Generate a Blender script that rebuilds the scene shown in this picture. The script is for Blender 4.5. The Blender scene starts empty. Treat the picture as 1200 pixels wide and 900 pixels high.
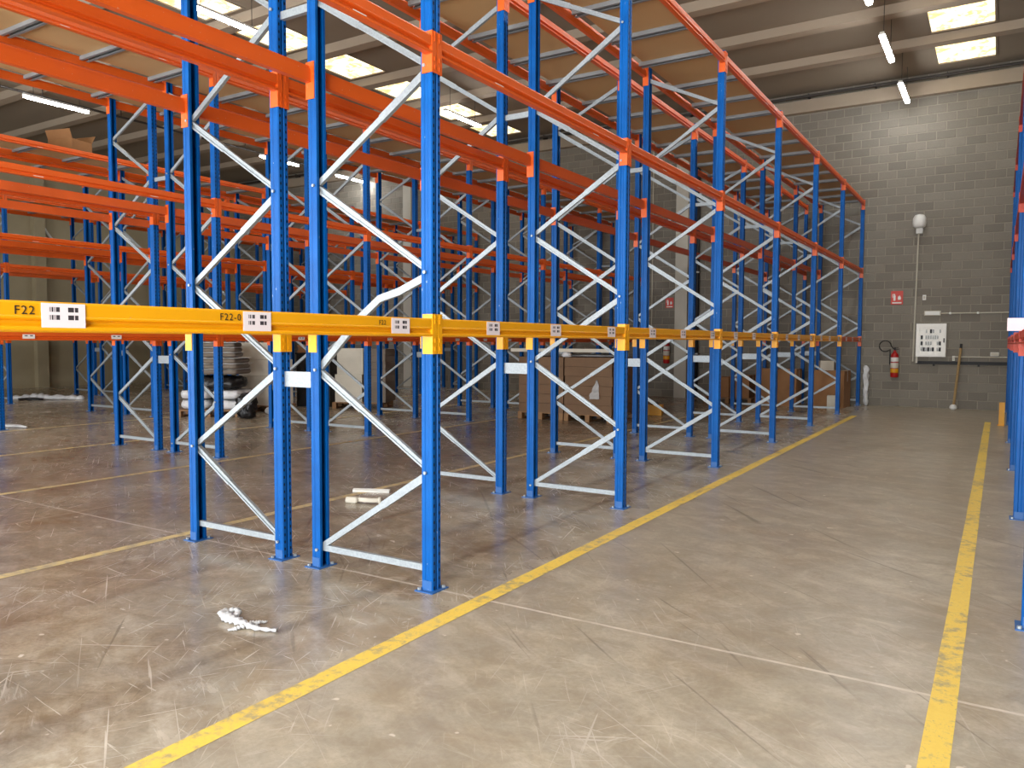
import bpy, math, random
from mathutils import Vector, Matrix, noise as mnoise
random.seed(7)
C = bpy.context.scene.collection
S = bpy.context.scene
PI = math.pi

# ------------------------------------------------------------------ camera
CAM_H = 1.51
cd = bpy.data.cameras.new('camera')
cd.sensor_width = 36.0
cd.lens = 914.98 / 1200 * 36.0
cd.clip_start = 0.05
cam = bpy.data.objects.new('camera', cd)
C.objects.link(cam)
yaw, pit, rol = math.radians(31.972), math.radians(3.098), math.radians(0.217)
fwd = Vector((-math.sin(yaw)*math.cos(pit), math.cos(yaw)*math.cos(pit), -math.sin(pit)))
rgt = Vector((math.cos(yaw), math.sin(yaw), 0))
up = rgt.cross(fwd)
r2 = rgt*math.cos(rol) + up*math.sin(rol)
u2 = r2.cross(fwd)
cam.matrix_world = Matrix(((r2.x, u2.x, -fwd.x, 0), (r2.y, u2.y, -fwd.y, 0), (r2.z, u2.z, -fwd.z, CAM_H), (0, 0, 0, 1)))
S.camera = cam

# ------------------------------------------------------------------ light
S.view_settings.view_transform = 'Standard'
S.view_settings.look = 'None'
S.view_settings.gamma = 1.0
S.view_settings.use_curve_mapping = False
S.view_settings.exposure = 0.3

w = bpy.data.worlds.new('world'); S.world = w; w.use_nodes = True
wb = w.node_tree.nodes['Background']
wb.inputs[0].default_value = (0.62, 0.74, 0.95, 1); wb.inputs[1].default_value = 1.0

def area(name, loc, rot, sx, sy, power, col):
    l = bpy.data.lights.new(name, 'AREA'); l.shape = 'RECTANGLE'; l.size = sx; l.size_y = sy
    l.energy = power; l.color = col
    o = bpy.data.objects.new(name, l); o.location = loc; o.rotation_euler = rot; C.objects.link(o); return o
# daylight through the three open dock doors in the wall behind the camera
DOORS = (-16.5, -8.3, -0.6)
for dx in DOORS:
    area('dock_daylight', (dx, -4.55, 2.4), (PI/2, 0, 0), 4.3, 4.6, 1150 if dx > -4 else 800, (0.97, 0.985, 1.0))

# ------------------------------------------------------------------ materials
def lin(c):
    return tuple(((x/255)/12.92 if x <= 10 else (((x/255)+0.055)/1.055)**2.4) for x in c) + (1,)
class NT:
    def __init__(s, name):
        s.m = bpy.data.materials.new(name); s.m.use_nodes = True; s.t = s.m.node_tree
        s.b = s.t.nodes['Principled BSDF']; s.out = s.t.nodes['Material Output']
    def n(s, typ, **kw):
        x = s.t.nodes.new('ShaderNode'+typ)
        for k, v in kw.items(): setattr(x, k, v)
        return x
    def put(s, sock, v):
        if isinstance(v, bpy.types.NodeSocket): s.t.links.new(v, sock)
        else:
            try: sock.default_value = v
            except TypeError: sock.default_value = (v, v, v)
    def math(s, op, a, b=None, c=None, clamp=False):
        x = s.n('Math', operation=op); x.use_clamp = clamp
        for i, v in enumerate((a, b, c)):
            if v is not None: s.put(x.inputs[i], v)
        return x.outputs[0]
    def coord(s, kind='Object'): return s.n('TexCoord').outputs[kind]
    def pos(s): return s.n('NewGeometry').outputs['Position']
    def mapv(s, v, scale=(1,1,1), rot=(0,0,0), loc=(0,0,0)):
        x = s.n('Mapping'); s.put(x.inputs[0], v); x.inputs[1].default_value = loc
        x.inputs[2].default_value = rot; x.inputs[3].default_value = scale; return x.outputs[0]
    def noise(s, v, scale, detail=4, rough=0.55, dist=0.0):
        x = s.n('TexNoise'); s.put(x.inputs['Vector'], v); x.inputs['Scale'].default_value = scale
        x.inputs['Detail'].default_value = detail; x.inputs['Roughness'].default_value = rough
        x.inputs['Distortion'].default_value = dist; return x.outputs[0]
    def ramp(s, f, stops):
        x = s.n('ValToRGB'); s.put(x.inputs[0], f); e = x.color_ramp.elements
        while len(e) < len(stops): e.new(0.5)
        for i, (p, c) in enumerate(stops):
            e[i].position = p; e[i].color = c if not isinstance(c, (int, float)) else (c, c, c, 1)
        return x.outputs[0]
    def mix(s, f, a, b, mode='MIX'):
        x = s.n('Mix', data_type='RGBA', blend_type=mode)
        s.put(x.inputs[0], f); s.put(x.inputs[6], a); s.put(x.inputs[7], b); return x.outputs[2]
    def bump(s, h, strength=0.3, dist=0.01):
        x = s.n('Bump'); s.put(x.inputs['Height'], h); x.inputs['Strength'].default_value = strength
        x.inputs['Distance'].default_value = dist; s.t.links.new(x.outputs[0], s.b.inputs['Normal'])
    def set(s, **kw):
        for k, v in kw.items(): s.put(s.b.inputs[k.replace('_', ' ')], v)
        return s.m
    def sep(s, v):
        x = s.n('SeparateXYZ'); s.put(x.inputs[0], v); return x.outputs

def painted(name, c, rough=0.38, var=0.12, spec=0.5, metal=0.0, grime=0.25):
    a = NT(name); p = a.coord()
    base = lin(c); dark = tuple(x*(1-grime) for x in base[:3])+(1,)
    n1 = a.noise(p, 3.0, 5); n2 = a.noise(p, 60, 3)
    col = a.mix(a.math('MULTIPLY', n1, 1.0), dark, base)
    col = a.mix(a.math('MULTIPLY', a.math('GREATER_THAN', n2, 0.72), 0.35), col, lin((205, 200, 190)))
    return a.set(Base_Color=col, Roughness=a.math('MULTIPLY_ADD', n1, 0.25, rough-0.1), Metallic=metal, Specular_IOR_Level=spec)

def post_mat():
    a = NT('blue_upright_paint'); p = a.coord(); x, y, z = a.sep(p)
    n1 = a.noise(p, 4.0, 5)
    col = a.mix(n1, lin((0, 62, 124)), lin((0, 97, 177)))
    # punched slots: two columns on the front web, one on each side flange
    fz = a.math('FRACT', a.math('MULTIPLY', z, 20.0))
    slotz = a.math('MULTIPLY', a.math('GREATER_THAN', fz, 0.25), a.math('LESS_THAN', fz, 0.62))
    ay = a.math('ABSOLUTE', y)
    web = a.math('MULTIPLY', a.math('GREATER_THAN', ay, 0.019), a.math('LESS_THAN', ay, 0.031))
    web = a.math('MULTIPLY', web, a.math('GREATER_THAN', x, 0.036))
    side = a.math('MULTIPLY', a.math('GREATER_THAN', ay, 0.0421), a.math('LESS_THAN', a.math('ABSOLUTE', a.math('ADD', x, 0.004)), 0.0045))
    side = a.math('MULTIPLY', side, a.math('LESS_THAN', fz, 0.48))
    mask = a.math('MULTIPLY', slotz, a.math('MAXIMUM', web, side))
    col = a.mix(mask, col, lin((6, 14, 34)))
    sc = a.math('GREATER_THAN', a.noise(a.mapv(p, (1, 1, .35)), 70, 3), 0.73)
    col = a.mix(a.math('MULTIPLY', sc, 0.5), col, lin((190, 205, 220)))
    a.bump(a.math('SUBTRACT', 1.0, mask), 0.6, 0.003)
    return a.set(Base_Color=col, Roughness=0.42, Specular_IOR_Level=0.18)

M = {}
M['blue'] = post_mat()
M['orange'] = painted('orange_beam_paint', (232, 98, 26), 0.36, grime=0.25)
M['yellow'] = painted('yellow_beam_paint', (246, 172, 6), 0.36, grime=0.16)
M['red'] = painted('red_beam_paint', (196, 58, 24), 0.45)
M['plateblue'] = painted('blue_plate_paint', (40, 96, 160), 0.45)
def galv():
    a = NT('galvanised_steel'); p = a.coord()
    v = a.n('TexVoronoi'); a.put(v.inputs['Vector'], p); v.inputs['Scale'].default_value = 60
    col = a.mix(a.math('MULTIPLY', v.outputs[0], 0.8), lin((138, 146, 150)), lin((168, 176, 180)))
    return a.set(Base_Color=col, Metallic=0.25, Roughness=0.42)
M['galv'] = galv()
M['galv_dull'] = painted('dull_galvanised_steel', (150, 154, 156), 0.45, metal=0.3)
M['dark'] = painted('black_rubber', (24, 24, 26), 0.6)
M['white'] = painted('white_plastic', (226, 226, 220), 0.45, grime=0.08)
M['bright'] = painted('bright_white_enamel', (246, 244, 236), 0.4, grime=0.05)
M['cream'] = painted('cream_paint', (196, 190, 172), 0.6, grime=0.12)
M['firered'] = painted('fire_red_paint', (178, 22, 20), 0.3)
M['signred'] = painted('sign_red', (205, 62, 48), 0.5, grime=0.1)
M['safety_yellow'] = painted('safety_yellow', (226, 160, 10), 0.45)
M['plasticpink'] = painted('pinkish_white_card', (238, 214, 220), 0.55, grime=0.08)
M['black_print'] = painted('black_print', (34, 30, 24), 0.6)
M['steel'] = painted('dull_steel', (130, 130, 126), 0.4, metal=0.6)
M['wire'] = painted('dark_pipe', (52, 46, 40), 0.5)
def wood(name, c1, c2):
    a = NT(name); p = a.coord()
    n = a.noise(a.mapv(p, (2, 18, 18)), 3.0, 6, 0.6, 0.6)
    a.bump(n, 0.2, 0.004)
    return a.set(Base_Color=a.mix(n, lin(c1), lin(c2)), Roughness=0.75)
M['pallet'] = wood('rough_pallet_wood', (96, 68, 42), (168, 128, 86))
M['pole'] = wood('worn_broom_wood', (120, 96, 60), (178, 150, 100))
def board():
    a = NT('brown_chipboard'); p = a.coord()
    n = a.noise(p, 90, 3); m_ = a.noise(p, 1.2, 4)
    col = a.mix(a.math('MULTIPLY', n, 0.5), lin((214, 174, 122)), lin((186, 146, 98)))
    col = a.mix(a.math('MULTIPLY', m_, 0.35), col, lin((150, 116, 78)))
    return a.set(Base_Color=col, Roughness=0.7)
M['board'] = board()
def card(name, c, c2):
    a = NT(name); p = a.coord(); n = a.noise(p, 5, 5)
    fl = a.noise(a.mapv(p, (1, 1, 40)), 3, 2)
    col = a.mix(a.math('MULTIPLY', n, 0.7), lin(c), lin(c2))
    col = a.mix(a.math('MULTIPLY', fl, 0.15), col, lin((40, 32, 24)))
    return a.set(Base_Color=col, Roughness=0.8)
M['card'] = card('brown_cardboard', (168, 122, 78), (128, 90, 58))
M['card_dark'] = card('dull_brown_cardboard', (132, 102, 74), (98, 74, 54))
M['card_grey'] = card('grey_cardboard', (134, 122, 108), (104, 95, 86))
M['card_white'] = card('white_carton', (222, 216, 200), (192, 186, 170))
def film(name, c, alpha):
    a = NT(name); p = a.coord(); n = a.noise(p, 9, 5, 0.65, 1.0)
    a.bump(n, 0.7, 0.02)
    return a.set(Base_Color=a.mix(n, lin(c), lin((228, 228, 228))), Roughness=0.3, Alpha=alpha)
M['film'] = film('white_plastic_film', (176, 178, 178), 1.0)
M['clearfilm'] = film('clear_plastic_film', (190, 186, 178), 0.55)
M['blackfilm'] = film('black_plastic_film', (16, 16, 18), 1.0)
M['blackfilm'].node_tree.nodes['Principled BSDF'].inputs['Roughness'].default_value = 0.35
for l_ in list(M['blackfilm'].node_tree.links):
    if l_.to_socket.name == 'Base Color': M['blackfilm'].node_tree.links.remove(l_)
M['blackfilm'].node_tree.nodes['Principled BSDF'].inputs['Base Color'].default_value = lin((22, 22, 24))

def label_mat():
    a = NT('printed_barcode_label'); x, y, z = a.sep(a.coord())
    ay = a.math('ABSOLUTE', y)
    cols = a.math('MULTIPLY', a.math('GREATER_THAN', ay, 0.014), a.math('LESS_THAN', ay, 0.052))
    rows = a.math('ADD', a.math('LESS_THAN', a.math('ABSOLUTE', a.math('SUBTRACT', z, 0.022)), 0.0085),
                  a.math('LESS_THAN', a.math('ABSOLUTE', a.math('ADD', z, 0.006)), 0.0085))
    wn = a.n('TexWhiteNoise', noise_dimensions='1D'); a.put(wn.inputs['W'], a.math('FLOOR', a.math('MULTIPLY', y, 330)))
    bars = a.math('GREATER_THAN', wn.outputs[0], 0.30)
    m_ = a.math('MULTIPLY', a.math('MULTIPLY', cols, rows), bars)
    return a.set(Base_Color=a.mix(m_, lin((236, 226, 230)), lin((58, 52, 58))), Roughness=0.5)
M['label'] = label_mat()
def small_label_mat():
    a = NT('small_printed_sticker'); x, y, z = a.sep(a.coord())
    ay = a.math('ABSOLUTE', y)
    m_ = a.math('MULTIPLY', a.math('MULTIPLY', a.math('GREATER_THAN', ay, 0.012), a.math('LESS_THAN', ay, 0.04)),
                a.math('LESS_THAN', a.math('ABSOLUTE', a.math('SUBTRACT', z, 0.008)), 0.006))
    return a.set(Base_Color=a.mix(m_, lin((232, 228, 222)), lin((90, 80, 80))), Roughness=0.5)
M['sticker'] = small_label_mat()

def emit(name, c, strength):
    a = NT(name); a.set(Base_Color=(0.8, 0.8, 0.8, 1), Emission_Color=c, Emission_Strength=strength); return a.m
M['tube'] = emit('lit_tube', (0.97, 0.98, 1.0, 1), 70.0)
def skylight_mat():
    a = NT('yellowed_skylight_sheet'); p = a.coord()
    n = a.noise(p, 3.2, 6, 0.7, 0.8); n2 = a.noise(a.mapv(p, (1, 9, 1)), 4, 3)
    col = a.ramp(n, [(0.34, lin((150, 112, 50))), (0.43, lin((236, 200, 118))), (0.51, lin((255, 246, 214)))])
    col = a.mix(a.math('MULTIPLY', n2, 0.25), col, lin((255, 246, 214)))
    return a.set(Base_Color=lin((220, 200, 150)), Emission_Color=col, Emission_Strength=1.5, Roughness=0.5)
M['skylight'] = skylight_mat()

def floor_mat():
    a = NT('polished_worn_concrete'); p = a.pos(); x, y, z = a.sep(p)
    big = a.noise(p, 0.33, 4, 0.55); mid = a.noise(p, 1.15, 7, 0.62, 0.35); m2 = a.noise(a.mapv(p, loc=(7, 3, 0)), 2.6, 7, 0.65, 0.4); fine = a.noise(p, 38, 5, 0.7)
    def aniso(rot, sx, sy, detail=3, dist=0.3, loc=(0, 0, 0)):
        return a.noise(a.mapv(a.mapv(p, rot=(0, 0, rot), loc=loc), (sx, sy, 1)), 1.0, detail, 0.6, dist)
    worn = a.ramp(a.math('MULTIPLY_ADD', a.math('ADD', x, a.math('MULTIPLY', a.noise(p, 2.0, 4), 0.5)), 0.5, 1.6), [(0.30, 0.0), (0.55, 1.0)])          # trafficked aisle: paler, less polished
    col = a.mix(a.ramp(big, [(0.32, 0.0), (0.68, 1.0)]), lin((150, 138, 116)), lin((180, 170, 150)))
    col = a.mix(a.ramp(mid, [(0.34, 0.75), (0.56, 0.0)]), col, lin((138, 116, 86)))
    col = a.mix(a.ramp(m2, [(0.40, 0.45), (0.55, 0.0)]), col, lin((146, 140, 128)))
    col = a.mix(a.ramp(m2, [(0.55, 0.0), (0.70, 0.55)]), col, lin((198, 186, 162)))
    col = a.mix(a.ramp(aniso(0.5, 0.7, 6.0, 5), [(0.50, 0.0), (0.72, 0.45)]), col, lin((204, 194, 178)))
    col = a.mix(a.ramp(aniso(-0.15, 0.5, 4.5, 5, loc=(4, 9, 0)), [(0.28, 0.45), (0.46, 0.0)]), col, lin((112, 96, 74)))
    col = a.mix(a.ramp(fine, [(0.35, 0.30), (0.6, 0.0)]), col, lin((108, 96, 78)))
    m3 = a.noise(a.mapv(p, loc=(2, 11, 0)), 5.5, 6, 0.7, 0.6)
    col = a.mix(a.ramp(m3, [(0.36, 0.42), (0.50, 0.0)]), col, lin((122, 104, 78)))
    col = a.mix(a.ramp(m3, [(0.54, 0.0), (0.68, 0.40)]), col, lin((202, 192, 172)))
    col = a.mix(a.math('MULTIPLY', worn, 0.20), col, lin((196, 186, 164)))
    sc = None
    for rot, sx, sy, th, lc in ((0.55, 1.1, 55, 0.66, (1, 2, 0)), (-0.5, 1.3, 60, 0.67, (5, 1, 0)), (1.3, 1.2, 52, 0.67, (3, 8, 0)), (0.95, 2.2, 70, 0.65, (9, 4, 0)), (-1.0, 1.8, 64, 0.67, (2, 6, 0)), (0.1, 2.6, 48, 0.66, (6, 6, 0))):
        q = a.ramp(aniso(rot, sx, sy, 2, 0.6, lc), [(th+0.0, 0.0), (th+0.06, 1.0)])
        sc = q if sc is None else a.math('MAXIMUM', sc, q)
    smear = a.ramp(aniso(0.4, 2.2, 7.0, 8, 0.9, (3, 3, 0)), [(0.54, 0.0), (0.78, 0.8)])
    smear = a.math('MULTIPLY', smear, a.ramp(a.noise(a.mapv(a.mapv(p, rot=(0, 0, 0.4)), (8, 60, 1)), 1.0, 4, 0.7), [(0.40, 0.15), (0.58, 1.0)]))
    patch = a.ramp(a.noise(p, 0.9, 4, 0.6), [(0.42, 0.05), (0.60, 1.0)])
    scm = a.math('MULTIPLY', a.math('MAXIMUM', a.math('MULTIPLY', a.math('MAXIMUM', sc, smear), patch), a.math('MULTIPLY', sc, 0.10)), a.math('MULTIPLY_ADD', worn, -0.26, 0.60))
    col = a.mix(scm, col, lin((226, 218, 206)))
    spk = a.ramp(a.noise(p, 10, 2), [(0.72, 0.0), (0.75, 0.75)])
    col = a.mix(spk, col, lin((222, 212, 196)))
    # dark tyre marks
    for rot, lc in ((0.9, (0, 0, 0)), (0.7, (11, 5, 0))):
        tm = a.ramp(aniso(rot, 0.5, 16, 2, 0.4, lc), [(0.27, 0.5), (0.32, 0.0)])
        col = a.mix(tm, col, lin((96, 86, 70)))
    # saw-cut joints, filled pale, at the rack frame lines
    jm = None
    for jy, wd, s in ((3.735, 0.011, 0.85), (9.33, 0.012, 0.5), (14.92, 0.012, 0.5), (-1.87, 0.012, 0.6)):
        d = a.math('ABSOLUTE', a.math('SUBTRACT', y, a.math('MULTIPLY_ADD', a.noise(p, 3, 2), 0.012, jy-0.006)))
        j = a.math('MULTIPLY', a.math('LESS_THAN', d, wd), s)
        jm = j if jm is None else a.math('MAXIMUM', jm, j)
    dx = a.math('ABSOLUTE', a.math('SUBTRACT', x, -6.85))
    jm = a.math('MAXIMUM', jm, a.math('MULTIPLY', a.math('LESS_THAN', dx, 0.012), 0.4))
    jm = a.math('MULTIPLY', jm, a.ramp(a.noise(p, 9, 3), [(0.3, 0.45), (0.6, 1.0)]))
    col = a.mix(jm, col, lin((214, 204, 188)))
    rough = a.math('ADD', a.math('MULTIPLY', mid, 0.22), a.math('MULTIPLY', scm, 0.3))
    rough = a.math('ADD', a.math('ADD', rough, 0.12), a.math('MULTIPLY', worn, 0.10))
    h = a.math('ADD', a.math('MULTIPLY', fine, 0.3), a.math('MULTIPLY', scm, 0.5))
    a.bump(h, 0.10, 0.004)
    return a.set(Base_Color=col, Roughness=rough, Specular_IOR_Level=0.5)
M['floor'] = floor_mat()
def line_mat():
    a = NT('worn_yellow_floor_paint'); p = a.pos()
    n = a.noise(p, 14, 6, 0.7); b = a.noise(p, 1.6, 3); c = a.noise(a.mapv(p, (1, 1, 1), (0, 0, 0.5)), 50, 3)
    col = a.mix(n, lin((222, 184, 74)), lin((246, 216, 96)))
    crk = a.ramp(a.noise(a.mapv(p, (1, 1, 1), (0, 0, 0.8)), 45, 4, 0.7, 1.5), [(0.60, 0.0), (0.66, 0.6)])
    worn = a.ramp(a.math('ADD', n, a.math('MULTIPLY', a.math('SUBTRACT', b, 0.5), 0.5)), [(0.50, 0.0), (0.66, 0.8)])
    worn = a.math('MAXIMUM', worn, crk)
    col = a.mix(worn, col, lin((150, 138, 116)))
    return a.set(Base_Color=col, Roughness=0.5)
M['line'] = line_mat()
def pale_line_mat():
    a = NT('faded_yellow_floor_paint'); p = a.pos(); n = a.noise(p, 10, 6, 0.7)
    col = a.mix(a.ramp(n, [(0.42, 0.0), (0.62, 1.0)]), lin((224, 202, 142)), lin((176, 162, 136)))
    return a.set(Base_Color=col, Roughness=0.5)
M['pale_line'] = pale_line_mat()
def block_mat(name, c1, c2, X='x'):
    a = NT(name); p = a.pos(); x, y, z = a.sep(p)
    row = a.math('FLOOR', a.math('DIVIDE', z, 0.2))
    off = a.math('MULTIPLY', a.math('MODULO', row, 2.0), 0.2)
    cel = a.math('FLOOR', a.math('DIVIDE', a.math('ADD', a.math('ADD', x, 40.0), off), 0.4))
    cx = a.n('CombineXYZ'); a.put(cx.inputs[0], cel); a.put(cx.inputs[1], row)
    wn = a.n('TexWhiteNoise', noise_dimensions='2D'); a.put(wn.inputs['Vector'], cx.outputs[0])
    n = a.noise(p, 30, 4); big = a.noise(p, 0.5, 4)
    col = a.mix(a.math('MULTIPLY_ADD', wn.outputs[0], 0.55, a.math('MULTIPLY', big, 0.45)), lin(c1), lin(c2))
    col = a.mix(a.math('MULTIPLY', n, 0.25), col, lin((70, 64, 54)))
    a.bump(n, 0.35, 0.006)
    return a.set(Base_Color=col, Roughness=0.9)
M['block'] = block_mat('grey_concrete_block', (112, 106, 96), (142, 136, 124))
def plain(name, c1, c2, sc=1.2, rough=0.9):
    a = NT(name); p = a.pos(); n = a.noise(p, sc, 6, 0.6); f_ = a.noise(p, 25, 4)
    a.bump(f_, 0.2, 0.005)
    return a.set(Base_Color=a.mix(n, lin(c1), lin(c2)), Roughness=rough)
M['mortar'] = plain('pale_mortar', (134, 128, 115), (154, 148, 134), 8)
M['leftwall'] = plain('stained_beige_wall', (136, 124, 96), (176, 164, 134), 0.7)
M['wall'] = plain('grey_wall_paint', (128, 122, 112), (150, 144, 132), 0.6)
M['ceil'] = plain('ceiling_slab', (126, 114, 98), (144, 132, 115), 0.5)
M['rib'] = plain('ceiling_rib_concrete', (146, 132, 114), (162, 148, 130), 0.8)
M['column'] = plain('pale_column', (178, 174, 160), (198, 194, 182), 1.5)

# ------------------------------------------------------------------ mesh helpers
class MB:
    def __init__(s): s.v = []; s.f = []
    def box(s, x0, x1, y0, y1, z0, z1):
        b = len(s.v)
        s.v += [(x, y, z) for z in (z0, z1) for y in (y0, y1) for x in (x0, x1)]
        s.f += [tuple(b+i for i in q) for q in ((0,2,3,1),(4,5,7,6),(0,1,5,4),(2,6,7,3),(0,4,6,2),(1,3,7,5))]
        return s
    def open_box(s, x0, x1, y0, y1, z0, z1):          # no +y face: a block set in a wall
        s.box(x0, x1, y0, y1, z0, z1); s.f.pop(-3); return s
    def prism(s, prof, p0, p1, ux, uy):
        """profile (a,b) extruded from p0 to p1; a along ux, b along uy"""
        b = len(s.v); n = len(prof); p0, p1, ux, uy = map(Vector, (p0, p1, ux, uy))
        for P in (p0, p1):
            for a_, b_ in prof: s.v.append(tuple(P + ux*a_ + uy*b_))
        for i in range(n):
            j = (i+1) % n; s.f.append((b+i, b+j, b+n+j, b+n+i))
        s.f.append(tuple(b+i for i in reversed(range(n)))); s.f.append(tuple(b+n+i for i in range(n)))
        return s
    def tube(s, path, r, n=8):
        path = [Vector(p) for p in path]; b = len(s.v)
        for i, P in enumerate(path):
            d = (path[min(i+1, len(path)-1)] - path[max(i-1, 0)]).normalized()
            a_ = d.cross(Vector((0, 0, 1)))
            if a_.length < 0.05: a_ = d.cross(Vector((0, 1, 0)))
            a_.normalize(); c_ = a_.cross(d); rr = r[i] if isinstance(r, (list, tuple)) else r
            for k in range(n):
                t = 2*PI*k/n; s.v.append(tuple(P + a_*math.cos(t)*rr + c_*math.sin(t)*rr))
        m = len(path)
        for i in range(m-1):
            for k in range(n):
                k2 = (k+1) % n
                s.f.append((b+i*n+k, b+i*n+k2, b+(i+1)*n+k2, b+(i+1)*n+k))
        s.f.append(tuple(b+k for k in reversed(range(n)))); s.f.append(tuple(b+(m-1)*n+k for k in range(n)))
        return s
    def lathe(s, prof, n=16, o=(0, 0, 0)):
        b = len(s.v)
        for r, z in prof:
            for k in range(n):
                t = 2*PI*k/n; s.v.append((o[0]+r*math.cos(t), o[1]+r*math.sin(t), o[2]+z))
        m = len(prof)
        for i in range(m-1):
            for k in range(n):
                k2 = (k+1) % n; s.f.append((b+i*n+k, b+i*n+k2, b+(i+1)*n+k2, b+(i+1)*n+k))
        s.f.append(tuple(b+k for k in reversed(range(n)))); s.f.append(tuple(b+(m-1)*n+k for k in range(n)))
        return s
    def mesh(s, name, mat, smooth=False):
        m = bpy.data.meshes.new(name); m.from_pydata(s.v, [], s.f); m.materials.append(M[mat] if isinstance(mat, str) else mat)
        m.update()
        if smooth:
            for p in m.polygons: p.use_smooth = True
        return m
def obj(name, me, parent=None, loc=(0, 0, 0), rz=0.0, rot=None):
    o = bpy.data.objects.new(name, me); C.objects.link(o); o.location = loc
    o.rotation_euler = rot if rot else (0, 0, rz)
    if parent: o.parent = parent
    return o
def tag(o, label, cat, group=None):
    o['label'] = label; o['category'] = cat
    if group: o['group'] = group
    return o
def thing(name, label, cat, loc=(0, 0, 0), rz=0, group=None):
    return tag(obj(name, None, None, loc, rz), label, cat, group)
def struct(name, me, parent=None, label=None):
    o = obj(name, me, parent)
    if not parent: o['kind'] = 'structure'
    if label: o['label'] = label
    return o
def blob(sx, sy, sz, nx=10, ny=8, nz=4, amp=0.02, power=0.45, seed=0.0, sag=0.0):
    """soft rounded box standing on z=0"""
    mb = MB(); idx = {}
    def vert(i, j, k):
        key = (i, j, k)
        if key in idx: return idx[key]
        u, v_, w_ = 2*i/nx-1, 2*j/ny-1, 2*k/nz-1
        def sp(a_, b_, c_): return a_*math.sqrt(max(0, 1-power*b_*b_*0.5-power*c_*c_*0.5+power*power*b_*b_*c_*c_/3))
        X, Y, Z = sp(u, v_, w_), sp(v_, u, w_), sp(w_, u, v_)
        q = mnoise.noise_vector(Vector((X*sx*6+seed, Y*sy*6, Z*sz*6+seed*2)))
        mb.v.append((X*sx/2+q.x*amp, Y*sy/2+q.y*amp, max(0.0, (Z+1)*sz/2+q.z*amp*(1 if k > 0 else 0) - sag*(u*u+v_*v_)*(k/nz))))
        idx[key] = len(mb.v)-1; return idx[key]
    for i in range(nx):
        for j in range(ny):
            mb.f.append((vert(i, j, 0), vert(i, j+1, 0), vert(i+1, j+1, 0), vert(i+1, j, 0)))
            mb.f.append((vert(i, j, nz), vert(i+1, j, nz), vert(i+1, j+1, nz), vert(i, j+1, nz)))
    for i in range(nx):
        for k in range(nz):
            mb.f.append((vert(i, 0, k), vert(i+1, 0, k), vert(i+1, 0, k+1), vert(i, 0, k+1)))
            mb.f.append((vert(i, ny, k), vert(i, ny, k+1), vert(i+1, ny, k+1), vert(i+1, ny, k)))
    for j in range(ny):
        for k in range(nz):
            mb.f.append((vert(0, j, k), vert(0, j, k+1), vert(0, j+1, k+1), vert(0, j+1, k)))
            mb.f.append((vert(nx, j, k), vert(nx, j+1, k), vert(nx, j+1, k+1), vert(nx, j, k+1)))
    for a_, lo, hi in ((0, -sx/2, sx/2), (1, -sy/2, sy/2), (2, 0.0, sz)):
        mn = min(v[a_] for v in mb.v); mx = max(v[a_] for v in mb.v)
        mb.v = [tuple((lo+(c-mn)/(mx-mn)*(hi-lo)) if q == a_ else c for q, c in enumerate(v)) for v in mb.v]
    return mb

# ------------------------------------------------------------------ the building
XL, XR, YF, YB, ZC = -26.0, 9.0, -4.8, 20.7, 7.72
fl = struct('floor', MB().box(XL-.3, XR+.3, YF-6, YB+.3, -0.2, 0.0).mesh('floor', 'floor'))
LINES = [(-2.525, 0.11, 'line', 'worn yellow aisle line in front of the first rack'), (-0.155, 0.10, 'line', 'worn yellow aisle line beside the right-hand rack'),
         (-5.36, 0.09, 'pale_line', 'faded yellow line behind the first rack'), (-8.24, 0.09, 'pale_line', 'faded yellow line before the second rack'),
         (-11.0, 0.09, 'pale_line', 'faded yellow line behind the second rack'), (-13.87, 0.09, 'pale_line', 'faded yellow line before the third rack')]
for lx, wd, mt, lb in LINES:
    mb = MB(); y1 = 17.5
    n = 60; prev = None
    for i in range(n+1):
        yy = -4 + (y1+4)*i/n; j1, j2 = random.uniform(-.0015, .0015), random.uniform(-.0015, .0015)
        mb.v += [(lx-wd/2+j1, yy, 0.0015), (lx+wd/2+j2, yy, 0.0015)]
        if i: b = 2*i; mb.f.append((b-2, b-1, b+1, b))
    o = struct('floor_line', mb.mesh('floor_line', mt), fl); o['label'] = lb

# far wall: concrete blocks proud of a recessed mortar bed
wb_ = struct('wall_back', MB().box(XL, XR, YB, YB+.25, 0, ZC+.4).mesh('wall_back', 'mortar'))
WB_FACE = YB - 0.007
blocks = []
for r in range(int(ZC/0.2)+1):
    off = (r % 2)*0.2
    i0 = int((XL+40+off)/0.4); i1 = int((XR+40+off)/0.4)
    for i in range(i0, i1):
        x0 = i*0.4-40-off
        if x0 < XL or x0+.4 > XR: continue
        blocks.append((x0+.2, r*0.2+.1))
blocks.sort(key=lambda b: abs(b[0]+1.25) + (2.0 if b[0] > 0.35 else 0) + abs(b[1]-3.8)*0.08)
bm = MB(); c_ = 0.005
e = 0.195-.0045; h_ = 0.0955-.0045
bm.v = [(-e, 0, -h_), (e, 0, -h_), (e, 0, h_), (-e, 0, h_), (-e+c_, -.007, -h_+c_), (e-c_, -.007, -h_+c_), (e-c_, -.007, h_-c_), (-e+c_, -.007, h_-c_)]
bm.f = [(4, 5, 6, 7), (0, 1, 5, 4), (1, 2, 6, 5), (2, 3, 7, 6), (3, 0, 4, 7), (0, 3, 2, 1)]
bme = bm.mesh('block', 'block')
for x, z in blocks[:300]: obj('block', bme, wb_, (x, YB, z))
rest = MB()
for x, z in blocks[300:]:
    b = len(rest.v); rest.v += [(vx+x, vy+YB, vz+z) for vx, vy, vz in bm.v]; rest.f += [tuple(b+i for i in f) for f in bm.f[:5]]
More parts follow.
